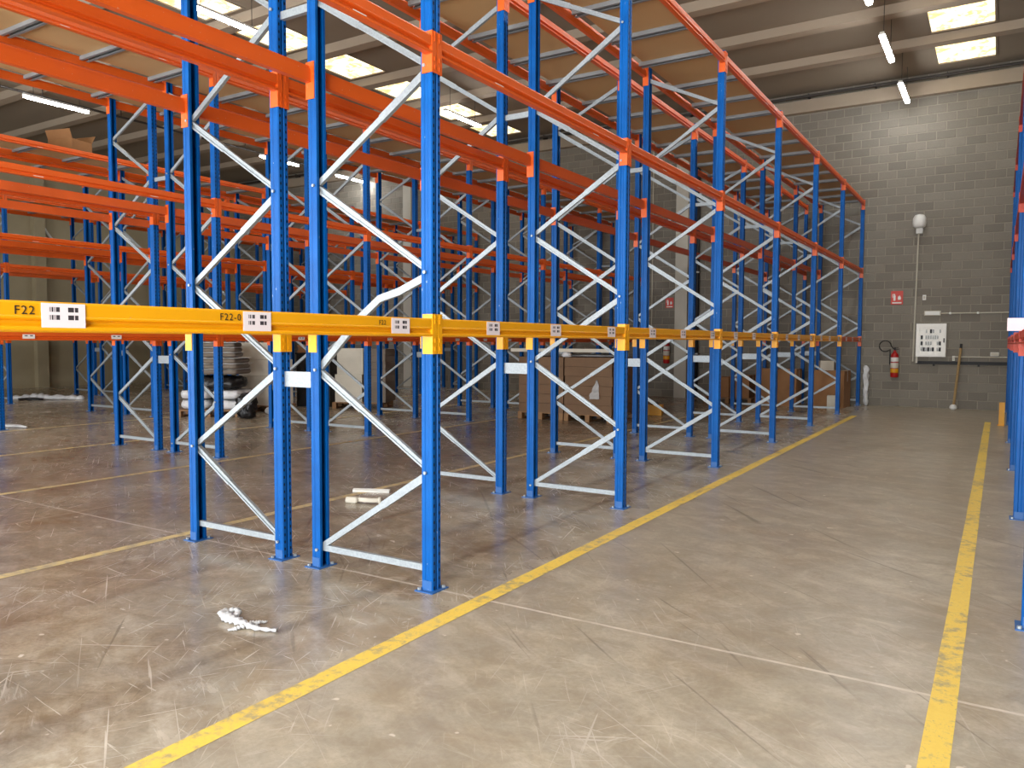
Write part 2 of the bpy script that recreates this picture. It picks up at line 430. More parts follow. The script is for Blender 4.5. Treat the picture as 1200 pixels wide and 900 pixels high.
ro = obj('block_courses', rest.mesh('block_courses', 'block'), wb_); ro['kind'] = 'stuff'

struct('wall_left', MB().box(XL-.25, XL, YF, YB+.25, 0, ZC+.4).mesh('wall_left', 'leftwall'))
struct('wall_right', MB().box(XR, XR+.25, YF, YB+.25, 0, ZC+.4).mesh('wall_right', 'wall'))
mb = MB(); edges = [XL]
for dx in DOORS: edges += [dx-2.2, dx+2.2]
edges.append(XR)
for i in range(0, len(edges), 2): mb.box(edges[i], edges[i+1], YF, YF+.2, 0, ZC+.4)
for dx in DOORS: mb.box(dx-2.2, dx+2.2, YF, YF+.2, 4.8, ZC+.4)
struct('wall_front', mb.mesh('wall_front', 'wall'))

# ceiling: slabs between shallow ribs, skylights let into the slabs
RIB = [18.32-2.0*i for i in range(12)]
SKY_X = (-0.82, -12.75)
ce = struct('ceiling', MB().box(XL-.25, XR+.25, YF, YB+.25, ZC+.06, ZC+.3).mesh('ceiling', 'ceil'))
wn_ = 0
ys = [YB] + RIB + [YF]
slab_me = {}
for i in range(len(ys)-1):
    ya, yb = ys[i+1], ys[i]
    if i == 0: sx_ = SKY_X
    cuts = [XL-.05] + [q for sx in sorted(SKY_X) for q in (sx-.58, sx+.58)] + [XR+.05]
    yc = (ya+yb)/2 if i else 19.4
    half = 0.72
    mb = MB()
    for j in range(0, len(cuts), 2): mb.box(cuts[j], cuts[j+1], ya, yb, ZC, ZC+.08)
    for sx in SKY_X:
        mb.box(sx-.58, sx+.58, ya, yc-half, ZC, ZC+.08); mb.box(sx-.58, sx+.58, yc+half, yb, ZC, ZC+.08)
    obj('ceiling_slab', mb.mesh('ceiling_slab', 'ceil'), ce)
    if yb > -3:
        for sx in SKY_X:
            wn_ += 1
            fr = MB()
            for a_, b_ in ((-.58, -.54), (.54, .58)): fr.box(sx+a_, sx+b_, yc-half, yc+half, ZC-.012, ZC+.05)
            for a_, b_ in ((-half, -half+.04), (half-.04, half)): fr.box(sx-.54, sx+.54, yc+a_, yc+b_, ZC-.012, ZC+.05)
            wo = struct('window_%d' % wn_, fr.mesh('skylight_frame', 'ceil'))
            wo['label'] = 'yellowed roof light set in the ceiling between two ribs'
            obj('pane', MB().box(-.54, .54, -half+.04, half-.04, 0, .012).mesh('skylight_pane', 'skylight'), wo, (sx, yc, ZC+.015))
rib_me = MB().prism([(-.20, 0), (-.13, -.15), (.13, -.15), (.20, 0)], (XL, 0, 0), (XR, 0, 0), (0, 1, 0), (0, 0, 1)).mesh('ceiling_rib', 'rib')
for ry in RIB: obj('ceiling_rib', rib_me, ce, (0, ry, ZC))
# pale edge beam under the ceiling along the far wall
tb = struct('trim_1', MB().box(XL, XR, YB-.16, YB-.007, 7.22, 7.52).mesh('edge_beam', 'rib'))
for i, cx in enumerate((-7.39, -16.95)):
    struct('trim_%d' % (i+2), MB().box(cx-.17, cx+.17, YB-.22, YB-.007, 0, 7.22).mesh('column', 'column'))
struct('trim_4', MB().box(XL, XL+.22, 13.0, 13.34, 0, ZC).mesh('column', 'leftwall'))

# ------------------------------------------------------------------ pallet racking
BAY, Y0, DEP = 2.797, 3.72, 0.94
PW, PD = 0.085, 0.08            # post width (along the rack), depth
POST_H = 4.945
LEVELS = (1.54, 3.18, 4.80)     # beam bottoms
BH = 0.105
h2, d2 = PW/2, PD/2
prof = [(d2, -h2+.006), (d2, -.011), (d2-.009, -.007), (d2-.009, .007), (d2, .011), (d2, h2-.006), (d2-.006, h2), (.012, h2), (.006, h2-.005), (-.012, h2-.005), (-.018, h2),
        (-d2, h2), (-d2, .022), (-d2+.004, .022), (-d2+.004, h2-.004), (-.018, h2-.008), (d2-.014, h2-.009), (d2-.014, -h2+.009), (-.018, -h2+.008), (-d2+.004, -h2+.004), (-d2+.004, -.022), (-d2, -.022), (-d2, -h2),
        (-.018, -h2), (-.012, -h2+.005), (.006, -h2+.005), (.012, -h2), (d2-.006, -h2)]
post_me = MB().prism(prof, (0, 0, 0.006), (0, 0, POST_H), (1, 0, 0), (0, 1, 0)).mesh('post', 'blue')
foot_me = MB().box(-.068, .068, -.082, .082, 0, .006).box(-.034, .034, -h2-.003, -h2-.0002, .006, .065).box(-.034, .034, h2+.0002, h2+.003, .006, .065).mesh('foot_plate', 'plateblue')
def bolt_mb(x, y, z, r=.012, h=.014):
    return MB().tube([(x, y, z), (x, y, z+h)], r, 6)
anchor_me = bolt_mb(0, 0, 0).mesh('anchor_bolt', 'galv')
knob_me = MB().tube([(0, 0, 0), (0, -.012, 0)], .011, 6).mesh('brace_bolt', 'galv')

def beam_mesh(color, L):
    # front (+x) face: upper band, groove, lower band and a stepped bottom lip
    p = [(-.040, 0), (.004, 0), (.0085, .005), (.0085, .013), (-.008, .023), (-.012, .028), (-.012, .037), (.002, .043), (.0055, .046), (.0055, .051), (.0035, .054), (.0045, .097), (.001, BH), (-.028, BH), (-.028, BH-.022), (-.040, BH-.022)]
    return MB().prism(p, (0, 0, 0), (0, L, 0), (1, 0, 0), (0, 0, 1)).mesh('beam', color)
def conn_mesh(color, sgn):
    # angle hooked on the post: side leg against the post flank, front leg over half of the web
    mb = MB(); y = 0
    mb.box(-.068, .007, min(0, sgn*.005), max(0, sgn*.005), -.105, .132)
    mb.box(.0025, .0075, min(0, -sgn*.040), max(0, -sgn*.040), -.105, .132)
    for z in (-.075, -.025, .085, .115): mb.box(.0075, .0105, min(-sgn*.016, -sgn*.026), max(-sgn*.016, -sgn*.026), z-.012, z+.012)
    return mb.mesh('end_connector', color)
BL = BAY - PW - .012
BEAM = {c: beam_mesh(c, BL) for c in ('orange', 'yellow', 'red')}
CONN = {(c, s): conn_mesh(c, s) for c in ('orange', 'yellow', 'red') for s in (1, -1)}
label_me = MB().box(0, .0012, -.0775, .0775, -.044, .044).mesh('barcode_label', 'label')
slabel_me = MB().box(0, .0012, -.06, .06, -.022, .022).mesh('beam_sticker', 'sticker')
tape_me = MB().box(0, .0012, -.05, .05, -.007, .007).mesh('beam_sticker', 'white')

def brace_mesh(dx, dz, flip=False):
    L = math.hypot(dx, dz); ux = Vector((dx/L, 0, dz/L)); un = Vector((-dz/L, 0, dx/L)); yv = Vector((0, 1, 0))
    mb = MB()
    def ch(wd, d_, a_, b_):
        g = wd*.42
        q = [(-wd, -d_), (-g, -d_), (-g, -d_+.008), (g, -d_+.008), (g, -d_), (wd, -d_), (wd, d_), (-wd, d_)]
        if not flip: q = [(a, -b) for a, b in reversed(q)]
        mb.prism(q, ux*a_, ux*b_, un, yv)
    ch(.019, .012, 0, L*.62); ch(.0235, .0145, L*.60, L)
    return mb.mesh('brace', 'galv')
bx = DEP - 0.05
BR_UP = {(s, f): brace_mesh(s*bx, 0.56, f) for s in (1, -1) for f in (False, True)}
BR_TOP = {(s, f): brace_mesh(s*bx, 0.42, f) for s in (1, -1) for f in (False, True)}
BR_H = MB().prism([(-.02, -.013), (.02, -.013), (.02, .013), (.016, .013), (.016, -.009), (-.016, -.009), (-.016, .013), (-.02, .013)], (0, 0, 0), (bx, 0, 0), (0, 0, 1), (0, 1, 0)).mesh('base_brace', 'galv')
SP_W = 0.357 - PD
spacer_lo = MB().box(-SP_W/2, SP_W/2, -.012, -.008, -.052, .052).box(-SP_W/2, SP_W/2, -.008, .02, .046, .052).box(-SP_W/2, SP_W/2, -.008, .02, -.052, -.046).mesh('row_spacer', 'galv')
spacer_hi = MB().box(-SP_W/2, SP_W/2, -.012, -.008, -.026, .026).box(-SP_W/2, SP_W/2, -.008, .02, .021, .026).box(-SP_W/2, SP_W/2, -.008, .02, -.026, -.021).mesh('row_spacer', 'galv')
bar_me = MB().prism([(-.055, 0), (-.055, -.045), (-.022, -.045), (-.022, -.041), (-.051, -.041), (-.051, -.004), (.051, -.004), (.051, -.041), (.022, -.041), (.022, -.045), (.055, -.045), (.055, 0)],
                    (0, 0, 0), (DEP-.004, 0, 0), (0, 1, 0), (0, 0, 1)).mesh('deck_bar', 'galv_dull')
board_me = {}
def board_mesh(L):
    k = round(L, 3)
    if k not in board_me: board_me[k] = MB().box(0, DEP-.10, 0, k, 0, .019).mesh('deck_board', 'board')
    return board_me[k]

def rack(root, xo, s, k0, k1, lvl1, spacer=False, y0=Y0, bay=BAY, bent=False, labels=False, deck=None, dz=0.0, boards=True, beamset=BEAM, drop=0.0):
    """xo: outer (aisle-side) post line; s=+1 when the aisle side faces +x"""
    xi = xo - s*DEP
    if isinstance(root, str): root = thing('pallet_rack', root, 'pallet rack', (xo, y0+bay*k0, 0))
    ox, oy = root.location.x, root.location.y
    def P(name, me, x, y, z, rz=0, parent=None): return obj(name, me, parent or root, (x-ox, y-oy, z), rz)
    xl, xr = min(xo, xi), max(xo, xi)
    for k in range(k0, k1+1):
        y = y0 + bay*k
        for px, face in ((xo, s), (xi, -s)):
            p = P('post', post_me, px, y, 0, 0 if face > 0 else PI)
            f = obj('foot_plate', foot_me, p)
            obj('anchor_bolt', anchor_me, p, (.048, .058, .006)); obj('anchor_bolt', anchor_me, p, (-.048, -.058, .006))
        # base and top ties, zigzag braces starting low at the inner post
        o = P('base_brace', BR_H, xl+.025, y, .13)
        zz, inner = .12, True
        while zz < 4.4:
            xs = xi if inner else xo; d = 1 if (xo > xi) == inner else -1
            if not (bent and k == 0 and abs(zz-1.32) < .01):
                b = P('brace', (BR_UP if zz < 4.2 else BR_TOP)[(d, d < 0)], xs + d*.025, y, zz+.02)
            if k <= 1 and k1 > 3 and s > 0 or k <= 0: P('brace_bolt', knob_me, xs + d*.012, y-h2, zz)
            zz += .6; inner = not inner
    if bent:   # the brace above the yellow beams of the first frame is knocked out of line
        pts = [(xi+.025, 1.34), (xi+.37, 1.655), (xi+.54, 1.775), (xi+.70, 1.815), (xo-.025, 1.90)]
        mb = MB()
        n = len(pts); ring = []
        for i, (x, z) in enumerate(pts):
            a_, c2 = pts[max(i-1, 0)], pts[min(i+1, n-1)]; t = Vector((c2[0]-a_[0], c2[1]-a_[1])).normalized(); nn = Vector((-t.y, t.x))
            for wd, yy in ((-.023, -.013), (.023, -.013), (.023, .013), (-.023, .013)):
                mb.v.append((x+nn.x*wd-ox, yy+y0-oy, z+nn.y*wd))
        for i in range(n-1):
            for q in range(4):
                q2 = (q+1) % 4; mb.f.append((i*4+q, i*4+q2, i*4+4+q2, i*4+4+q))
        mb.f += [(3, 2, 1, 0), tuple((n-1)*4+q for q in range(4))]
        bo = obj('brace', mb.mesh('bent_brace', 'galv'), root); bo['label'] = 'bent galvanised brace'
    for k in range(k0, k1):
        ya = y0 + bay*k + h2 + .006
        L_ = bay - PW - .012
        for li, zb in enumerate(LEVELS):
            zb = zb + dz - (drop if li == 0 else 0)
            col = (lvl1(k) if li == 0 else 'orange') if not beamset is RBEAM else 'red'
            for px, face in ((xo, s), (xi, -s)):
                up_ = .018 if li == 0 and drop == 0 and beamset is BEAM and px != XA else 0.0
                if face > 0: b = P('beam', beamset[col], px+d2, ya, zb+up_)
                else: b = P('beam', beamset[col], px-d2, ya+L_, zb+up_, PI)
                for yy, sg in ((-.005, 1), (L_+.005, -1)):
                    cn = obj('end_connector', CONN[(col, sg)], b, (.0, yy, (drop if li == 0 else 0)-up_))
                if px == xo and s > 0:
                    if li == 0 and labels:
                        for oy_, dzl in ((.60, .056), (1.46, .056), (2.455, .055)):
                            obj('barcode_label', label_me, b, (.0062, oy_-h2, dzl))
                    elif li == 0:
                        for oy_ in (.5, 1.42, 2.3): obj('beam_sticker', slabel_me, b, (.0062, oy_-h2+random.uniform(-.06, .06), .04))
                    else:
                        for oy_ in (.75, 1.9): obj('beam_sticker', tape_me, b, (.0062, oy_+random.uniform(-.2, .2), .012))
        # steel deck bars and chipboard on the top level
        if deck:
            ztop = LEVELS[2] + dz + BH
            yk = y0 + bay*k
            marks = (.80, 1.68, 2.56)
            for m_ in marks: P('deck_bar', bar_me, xl+.002, yk+m_, ztop)
            if boards:
                e_ = [(-.22 if k > k0 else .06, .795), (.805, 1.675), (1.685, 2.555)]
                if k == k1-1: e_.append((2.565, 2.74))
                for a_, b_ in e_:
                    tag(obj('deck_board', board_mesh(b_-a_), None, (xl+.05, yk+a_, ztop+.0005)), deck[0], 'board', deck[1])
    if spacer:
        xm = xi - s*0.357/2
        for k in range(k0, k1+1):
            P('row_spacer', spacer_lo, xm, y0+bay*k, 1.25); P('row_spacer', spacer_hi, xm, y0+bay*k, 3.68)
    return root
RBAY = 3.06
RBEAM = {'red': beam_mesh('red', RBAY - PW - .012)}
yel = lambda k: 'yellow' if k < 5 else 'orange'
org = lambda k: 'orange'
XA = -2.894; RUN = 5.625; WID = 2*DEP + .357
def deckl(s_, side): return ('brown chipboard board on top of %s, %s side' % (s_, side), 'deck boards on %s, %s side' % (s_, side))
RACKS = (('blue double-sided pallet rack with yellow lowest beams, beside the yellow-lined aisle', -1, yel, 'the yellow-beam rack', 'yellow-lined aisle', 'cardboard pallet'),
         ('blue and orange double-sided rack between the cardboard pallets and the sack pallet', 0, org, 'the rack between cardboard and sacks', 'cardboard pallet', 'sack pallet'),
         ('blue and orange double-sided rack carrying an open carton on its top deck', 0, org, 'the rack with an open carton', 'sack pallet', 'film heap'),
         ('blue and orange double-sided rack between the film heap and the beige wall', 1, org, 'the rack by the beige wall', 'film heap', 'beige wall'))
for i, (lb, k0, cf, nm, sa, sb) in enumerate(RACKS):
    r_ = rack(lb, XA-i*RUN, 1, k0, 6, cf, True, bent=(i == 0), labels=(i == 0), deck=deckl(nm, sa), drop=0.035 if i else 0)
    rack(r_, XA-i*RUN-WID, -1, k0, 6, cf, deck=deckl(nm, sb), drop=0.035 if i else 0)
    if i == 0: rA = r_
rR = rack('blue rack with red beams and a pink card, facing the yellow-beam rack', 0.182, -1, 0, 5, org, y0=4.92, bay=RBAY, dz=-0.03, beamset=RBEAM)

# printed bay codes on the first yellow beams
def text_mesh(body, size):
    cu = bpy.data.curves.new('code', 'FONT'); cu.body = body; cu.size = size; cu.extrude = 0.0004; cu.resolution_u = 2
    cu.space_character = 1.15
    t = bpy.data.objects.new('code', cu); C.objects.link(t)
    dg = bpy.context.evaluated_depsgraph_get(); me = bpy.data.meshes.new_from_object(t.evaluated_get(dg))
    bpy.data.objects.remove(t); me.materials.clear(); me.materials.append(M['black_print']); return me
beamA = [o for o in rA.children if o.name.startswith('beam') and abs(o.location.x-d2) < .001 and abs(o.location.z-LEVELS[0]) < .01]
beamA.sort(key=lambda o: o.location.y)
for body, yw in (('F22', 1.362), ('F22-0', 2.19)):
    o = obj('bay_code', text_mesh(body, .043), beamA[0], (.0055, yw-(Y0-BAY+h2+.006), .0585), rot=(PI/2, 0, PI/2))
o = obj('bay_code', text_mesh('F22', .036), beamA[0], (.0055, 3.205-(Y0-BAY+h2+.006), .060), rot=(PI/2, 0, PI/2))
# pink card hung on the right-hand rack's first beam
b0 = [o for o in rR.children if o.name.startswith('beam') and abs(o.location.x+d2) < .001 and abs(o.location.z-LEVELS[0]+.03) < .01]
b0.sort(key=lambda o: o.location.y)
co = obj('shelf_card', MB().box(-.10, .098, 0, .004, 0, .105).mesh('shelf_card', 'plasticpink'), b0[0], (0, .3, BH)); co['label'] = 'pinkish white card'

# ------------------------------------------------------------------ lamps
def lamp(x, y, z, L=1.5, rods=True, label='', lit=1.0):
    t = thing('strip_lamp', label, 'lamp', (x, y, z))
    obj('housing', MB().prism([(-.05, .02), (-.035, .07), (.035, .07), (.05, .02)], (0, -L/2, 0), (0, L/2, 0), (1, 0, 0), (0, 0, 1)).mesh('lamp_housing', 'white'), t)
    obj('diffuser', MB().prism([(-.048, .02), (-.045, -.015), (-.025, -.032), (.025, -.032), (.045, -.015), (.048, .02)], (0, -L/2+.02, 0), (0, L/2-.02, 0), (1, 0, 0), (0, 0, 1)).mesh('lamp_diffuser', 'tube'), t)
    for yy in (-L*.35, L*.35): obj('hanger', MB().tube([(0, yy, .07), (0, yy, ZC-.15-z if False else ZC-z)], .006, 6).mesh('lamp_hanger', 'wire'), t)
    return t
ZL = 7.0
for y, lb in ((19.4, 'lit strip lamp over the yellow-lined aisle, next to the far wall'), (16.35, 'lit strip lamp over the yellow-lined aisle, second from the far wall'), (13.3, 'lit strip lamp over the yellow-lined aisle, third from the far wall'),
              (10.4, 'lit strip lamp over the yellow-lined aisle, fourth from the far wall'), (7.3, 'lit strip lamp over the yellow-lined aisle, fifth from the far wall'),
              (4.2, 'lit strip lamp over the yellow-lined aisle, sixth from the far wall'), (1.1, 'lit strip lamp over the yellow-lined aisle, seventh from the far wall'), (-2.0, 'lit strip lamp over the yellow-lined aisle, nearest the dock doors')):
    lamp(-1.97, y, ZL, label=lb)
for y, lb in ((9.05, 'lit strip lamp above the aisle with the sack pallet, opposite its third frame'), (3.6, 'lit strip lamp above the aisle with the sack pallet, nearest the dock doors'), (16.0, 'lit strip lamp above the aisle with the sack pallet, nearest the far wall')):
    lamp(-11.45, y, ZL, label=lb)
for y, lb in ((10.1, 'lit strip lamp above the film heap beside the far-left racks'), (16.75, 'lit strip lamp above the far end of the aisle by the film heap'), (19.9, 'lit strip lamp above the film heap aisle, touching the far wall side')):
    lamp(-18.85, y, ZL, label=lb)

# pipe runs under the ceiling
t = thing('ceiling_pipe', 'dark pipe on brackets running under the ceiling along the block wall', 'pipe', (0, YB-.24, 7.58))
obj('pipe', MB().tube([(XL+.3, 0, 0), (XR-.2, 0, 0)], .032, 8).mesh('pipe', 'wire'), t)
brk = MB().box(-.012, .012, -.012, .232, -.06, .06).mesh('pipe_bracket', 'wire')
for i in range(22): obj('bracket', brk, t, (XR-1.2-i*1.5, .0, .0))
t = thing('ceiling_pipe', 'dark pipe hung below the ceiling ribs along the film heap aisle', 'pipe', (-19.9, 0, 7.4))
obj('pipe', MB().tube([(0, YF+.3, 0), (0, YB-.4, 0)], .03, 8).mesh('pipe', 'wire'), t)
hg = MB().box(-.008, .008, -.008, .008, 0, ZC-.14-7.4).mesh('pipe_hanger', 'wire')
for ry in RIB: obj('hanger', hg, t, (0, ry, .0))

# ------------------------------------------------------------------ fittings on the far wall
WF = WB_FACE
def extinguisher(x, z, label):
    t = thing('fire_extinguisher', label, 'fire extinguisher', (x, WF-.105, z))
    obj('cylinder', MB().lathe([(.01, 0), (.08, .0), (.088, .02), (.088, .50), (.075, .55), (.04, .59), (.03, .61), (.03, .64), (.0, .64)], 16).mesh('extinguisher_body', 'firered', True), t)
    obj('paper_band', MB().lathe([(.0885, 0), (.0895, .002), (.0895, .10), (.0885, .102)], 16).mesh('paper_band', 'white', True), t, (0, 0, .37))
    obj('paper_band', MB().lathe([(.0885, 0), (.0895, .002), (.0895, .12), (.0885, .122)], 16).mesh('paper_band2', 'card_white', True), t, (0, 0, .22))
    obj('yellow_band', MB().lathe([(.0885, 0), (.0895, .002), (.0895, .09), (.0885, .092)], 16).mesh('yellow_band', 'safety_yellow', True), t, (0, 0, .11))
    obj('handle', MB().box(-.012, .09, -.012, .012, .66, .675).box(-.012, .08, -.012, .012, .70, .712).box(-.02, .02, -.018, .018, .62, .70).mesh('handle', 'dark'), t)
    pts = [(-.02, 0, .67)]
    for i in range(15):
        a_ = PI*0.0 + i*2*PI/14*0.9
        pts.append((-.21+.13*math.cos(a_), .0, .74+.13*math.sin(a_)))
    pts += [(-.10, 0, .55), (-.102, -.01, .30)]
    obj('hose', MB().tube(pts, .013, 6).mesh('hose', 'dark', True), t)
    obj('bracket', MB().box(-.05, .05, .082, .105, .25, .45).mesh('bracket', 'steel'), t)
    return t
extinguisher(-2.12, 0.70, 'red fire extinguisher with coiled black hose on the block wall beside the electric cabinet')
extinguisher(-7.82, 0.93, 'red fire extinguisher on the far wall beside the pale column')
def sign(x, z, wd, ht, label):
    t = thing('fire_sign', label, 'sign', (x, WF, z))
    obj('plate', MB().box(-wd/2, wd/2, -.006, 0, -ht/2, ht/2).mesh('sign_plate', 'signred'), t)
    k = wd/.26
    obj('pictogram', MB().box(-.075*k, -.03*k, -.008, -.006, -.07*k, .05*k).box(-.065*k, -.04*k, -.008, -.006, .05*k, .075*k).box(-.09*k, -.04*k, -.008, -.006, .075*k, .09*k).box(-.1*k, -.088*k, -.008, -.006, .0, .08*k).mesh('pictogram', 'white'), t)
    fl_ = MB(); fl_.prism([(.02*k, -.05*k), (.08*k, -.05*k), (.085*k, 0), (.06*k, .06*k), (.05*k, .02*k), (.035*k, .05*k), (.018*k, 0)], (0, -.008, 0), (0, -.006, 0), (1, 0, 0), (0, 0, 1))
    obj('flame', fl_.mesh('flame', 'white'), t)
    obj('caption_bar', MB().box(-.1*k, .1*k, -.008, -.006, -.135*k, -.105*k).mesh('caption_bar', 'white'), t)
    return t
sign(-2.12, 2.59, .26, .32, 'red fire extinguisher sign on the block wall left of the thin conduit')
sign(-7.79, 2.60, .23, .28, 'red fire extinguisher sign on the far wall beside the pale column')
# beacon and conduit
t = thing('wall_beacon', 'white round siren beacon high on the block wall above a thin conduit', 'siren', (-1.68, WF, 4.13))
obj('base', MB().box(-.07, .07, -.10, 0, -.06, .06).mesh('beacon_base', 'white'), t)
obj('dome', MB().lathe([(.09, 0), (.135, .03), (.145, .10), (.14, .22), (.10, .29), (.03, .31)], 16).mesh('beacon_dome', 'white', True), t, (0, -.15, .06))
tag(obj('wall_conduit', MB().tube([(-1.70, WF-.02, 4.07), (-1.72, WF-.02, 2.6), (-1.74, WF-.02, 1.08)], .017, 8).mesh('wall_conduit', 'cream')), 'thin pale vertical conduit running from the beacon down past the cabinet', 'conduit')
t = thing('wall_socket', 'small white wall switch beside the thin vertical conduit', 'switch', (-1.54, WF, 2.58))
obj('box', MB().box(-.035, .035, -.04, 0, -.06, .06).mesh('switch_box', 'white'), t); obj('rocker', MB().box(-.018, .018, -.047, -.04, -.03, .03).mesh('rocker', 'cream'), t)
t = thing('emergency_light', 'long white emergency light fixed above the electric cabinet', 'light', (-1.36, WF, 2.21))
obj('housing', MB().box(-.17, .17, -.05, 0, -.055, .055).mesh('em_housing', 'cream'), t); obj('lens', MB().box(-.15, .15, -.075, -.05, -.042, .042).mesh('em_lens', 'white'), t)
t = thing('wall_conduit', 'thin pale horizontal conduit leading from the emergency light', 'conduit', (0, WF-.018, 2.205))
obj('tube', MB().tube([(-1.18, 0, 0), (4.0, 0, 0)], .014, 8).mesh('conduit_tube', 'cream'), t)
for x in (-1.0, -.45, .3): obj('clip', MB().box(-.02, .02, -.018, .018, -.024, .024).mesh('clip', 'white'), t, (x, 0, 0))
# electric cabinet
t = thing('electric_cabinet', 'white electric cabinet with a clear door over rows of breakers on the block wall', 'cabinet', (-1.37, WF, 1.58))
obj('body', MB().box(-.31, .31, -.10, 0, -.385, .385).mesh('cabinet_body', 'bright'), t)
fr = MB().box(-.30, -.235, -.13, -.10, -.375, .375).box(.235, .30, -.13, -.10, -.375, .375).box(-.235, .235, -.13, -.10, .30, .375).box(-.235, .235, -.13, -.10, -.375, -.30)
dr = obj('door_frame', fr.mesh('cabinet_door', 'bright'), t)
obj('panel', MB().box(-.235, .235, -.108, -.10, -.30, .30).mesh('cabinet_panel', 'bright'), t)
bk = MB().box(-.018, .018, -.012, 0, -.04, .04).mesh('breaker', 'steel'); bkd = MB().box(-.022, .022, -.014, 0, -.045, .045).mesh('breaker', 'dark')
for r in range(4):
    for c in range(9):
        if random.random() < .25: continue
        obj('breaker', bkd if random.random() < .28 else bk, t, (-.19+c*.047, -.108, .21-r*.14))
obj('latch', MB().box(-.012, .012, -.145, -.13, -.05, .05).mesh('latch', 'dark'), t, (.268, 0, 0))
t = thing('cable_tray', 'black cable tray running along the block wall below the electric cabinet', 'cable tray', (0, WF-.03, 1.06))
obj('tray', MB().box(-1.66, 2.0, -.024, .024, -.035, .035).mesh('tray', 'dark'), t)
for x in (-1.3, -.4, .5, 1.5): obj('bracket', MB().box(-.02, .02, -.03, .03, -.075, -.035).mesh('tray_bracket', 'dark'), t, (x, 0, 0))
t = thing('wall_conduit', 'pale conduit above the black cable tray', 'conduit', (0, WF-.016, 1.20))
obj('tube', MB().tube([(-.92, 0, 0), (4.0, 0, 0)], .014, 8).mesh('conduit_tube', 'cream'), t)
for i, (x, z, wd, ht, lb) in enumerate(((-.90, 1.165, .05, .11, 'small upright white box on the conduit above the cable tray'), (-.10, 1.27, .16, .085, 'flat white junction box on the conduit above the cable tray'), (-1.66, 1.13, .04, .16, 'narrow white box at the foot of the cabinet beside the cable tray'))):
    t = thing('junction_box', lb, 'junction box', (x, WF, z))
    obj('box', MB().box(-wd/2, wd/2, -.06, 0, -ht/2, ht/2).mesh('jb', 'white'), t); obj('cover', MB().box(-wd/2+.008, wd/2-.008, -.066, -.06, -ht/2+.008, ht/2-.008).mesh('jbc', 'cream'), t)
# pole leaning on the wall
t = thing('broom_pole', 'wooden pole with a white end cap leaning against the block wall', 'pole', (-.86, WF-.30, 0))
obj('stick', MB().tube([(0, 0, .08), (.10, .19, 1.40)], .028, 8).mesh('stick', 'pole'), t)
obj('end_cap', MB().lathe([(.03, 0), (.075, .02), (.08, .06), (.06, .10), (.03, .12)], 12).mesh('end_cap', 'white', True), t, (-.005, 0, 0))
obj('hook', MB().tube([(.10, .19, 1.40), (.105, .20, 1.50)], .026, 8).mesh('hook', 'dark'), t)
# yellow post guard of the right-hand rack
t = thing('post_guard', 'yellow steel post guard on the floor at the right-hand rack', 'post guard', (.09, 17.0, 0))
gp = MB().box(-.07, -.062, -.09, .09, .006, .42).box(-.062, .02, -.09, -.082, .006, .42).box(-.062, .02, .082, .09, .006, .42)
obj('shield', gp.mesh('guard_shield', 'safety_yellow'), t); obj('base', MB().box(-.09, .02, -.12, .12, 0, .006).mesh('guard_base', 'safety_yellow'), t)
# black downpipe by the column
t = thing('downpipe', 'black downpipe running up the far wall beside the pale column', 'pipe', (-6.98, WF-.07, 0))
obj('pipe', MB().tube([(0, 0, 0.02), (0, 0, 7.2)], .045, 8).mesh('downpipe', 'dark', True), t)
for z in (1.2, 3.4, 5.6): obj('clamp', MB().box(-.055, .055, -.05, .07, z-.02, z+.02).mesh('clamp', 'steel'), t)
tag(obj('wall_conduit', MB().tube([(-8.3, WF-.02, 7.2), (-8.3, WF-.02, 1.6)], .016, 8).mesh('wall_conduit', 'cream')), 'thin pale vertical conduit on the far wall left of the fire sign by the column', 'conduit')

# ------------------------------------------------------------------ pallets and goods
slat_me = {}
def pallet(x, y, lx, ly, rz, label):
    t = thing('pallet', label, 'pallet', (x, y, 0), rz)
    n = 7
    sm = MB().box(-lx/2, lx/2, -.045, .045, 0, .02).mesh('slat', 'pallet')
    for i in range(n): obj('slat', sm, t, (0, -ly/2+.045+(ly-.09)*i/(n-1), .122))
    st = MB().box(-.045, .045, -ly/2, ly/2, 0, .02).mesh('stringer', 'pallet')
    bl = MB().box(-.045, .045, -.06, .06, 0, .08).mesh('foot_block', 'pallet')
    for i in (-1, 0, 1):
        obj('stringer', st, t, (i*(lx/2-.045), 0, .102))
        obj('bottom_slat', st, t, (i*(lx/2-.045), 0, .002))
        for j in (-1, 0, 1): obj('foot_block', bl, t, (i*(lx/2-.045), j*(ly/2-.06), .022))
    return t
def carton(x, y, z, sx, sy, sz, rz, mat, label, group=None, tape='card_white', name='carton'):
    t = thing(name, label, 'box', (x, y, z), rz, group)
    obj('body', MB().box(-sx/2, sx/2, -sy/2, sy/2, 0, sz-.004).mesh('carton_body', mat), t)
    obj('flap', MB().box(-sx/2+.002, sx/2-.002, -sy/2+.002, -.003, sz-.004, sz).mesh('carton_flap', mat), t)
    obj('flap', MB().box(-sx/2+.002, sx/2-.002, .003, sy/2-.002, sz-.004, sz).mesh('carton_flap', mat), t)
    obj('tape', MB().box(-sx/2-.001, sx/2+.001, -.025, .025, sz, sz+.001).box(-sx/2-.001, -sx/2, -.025, .025, sz*.7, sz).box(sx/2, sx/2+.001, -.025, .025, sz*.7, sz).mesh('tape', tape), t)
    return t
def sack(x, y, z, sx, sy, sz, rz, mat, label, seed, group=None, amp=.025):
    return tag(obj('sack', blob(sx, sy, sz, amp=amp, power=.5, seed=seed).mesh('sack', mat, True), None, (x, y, z), rz), label, 'sack', group)
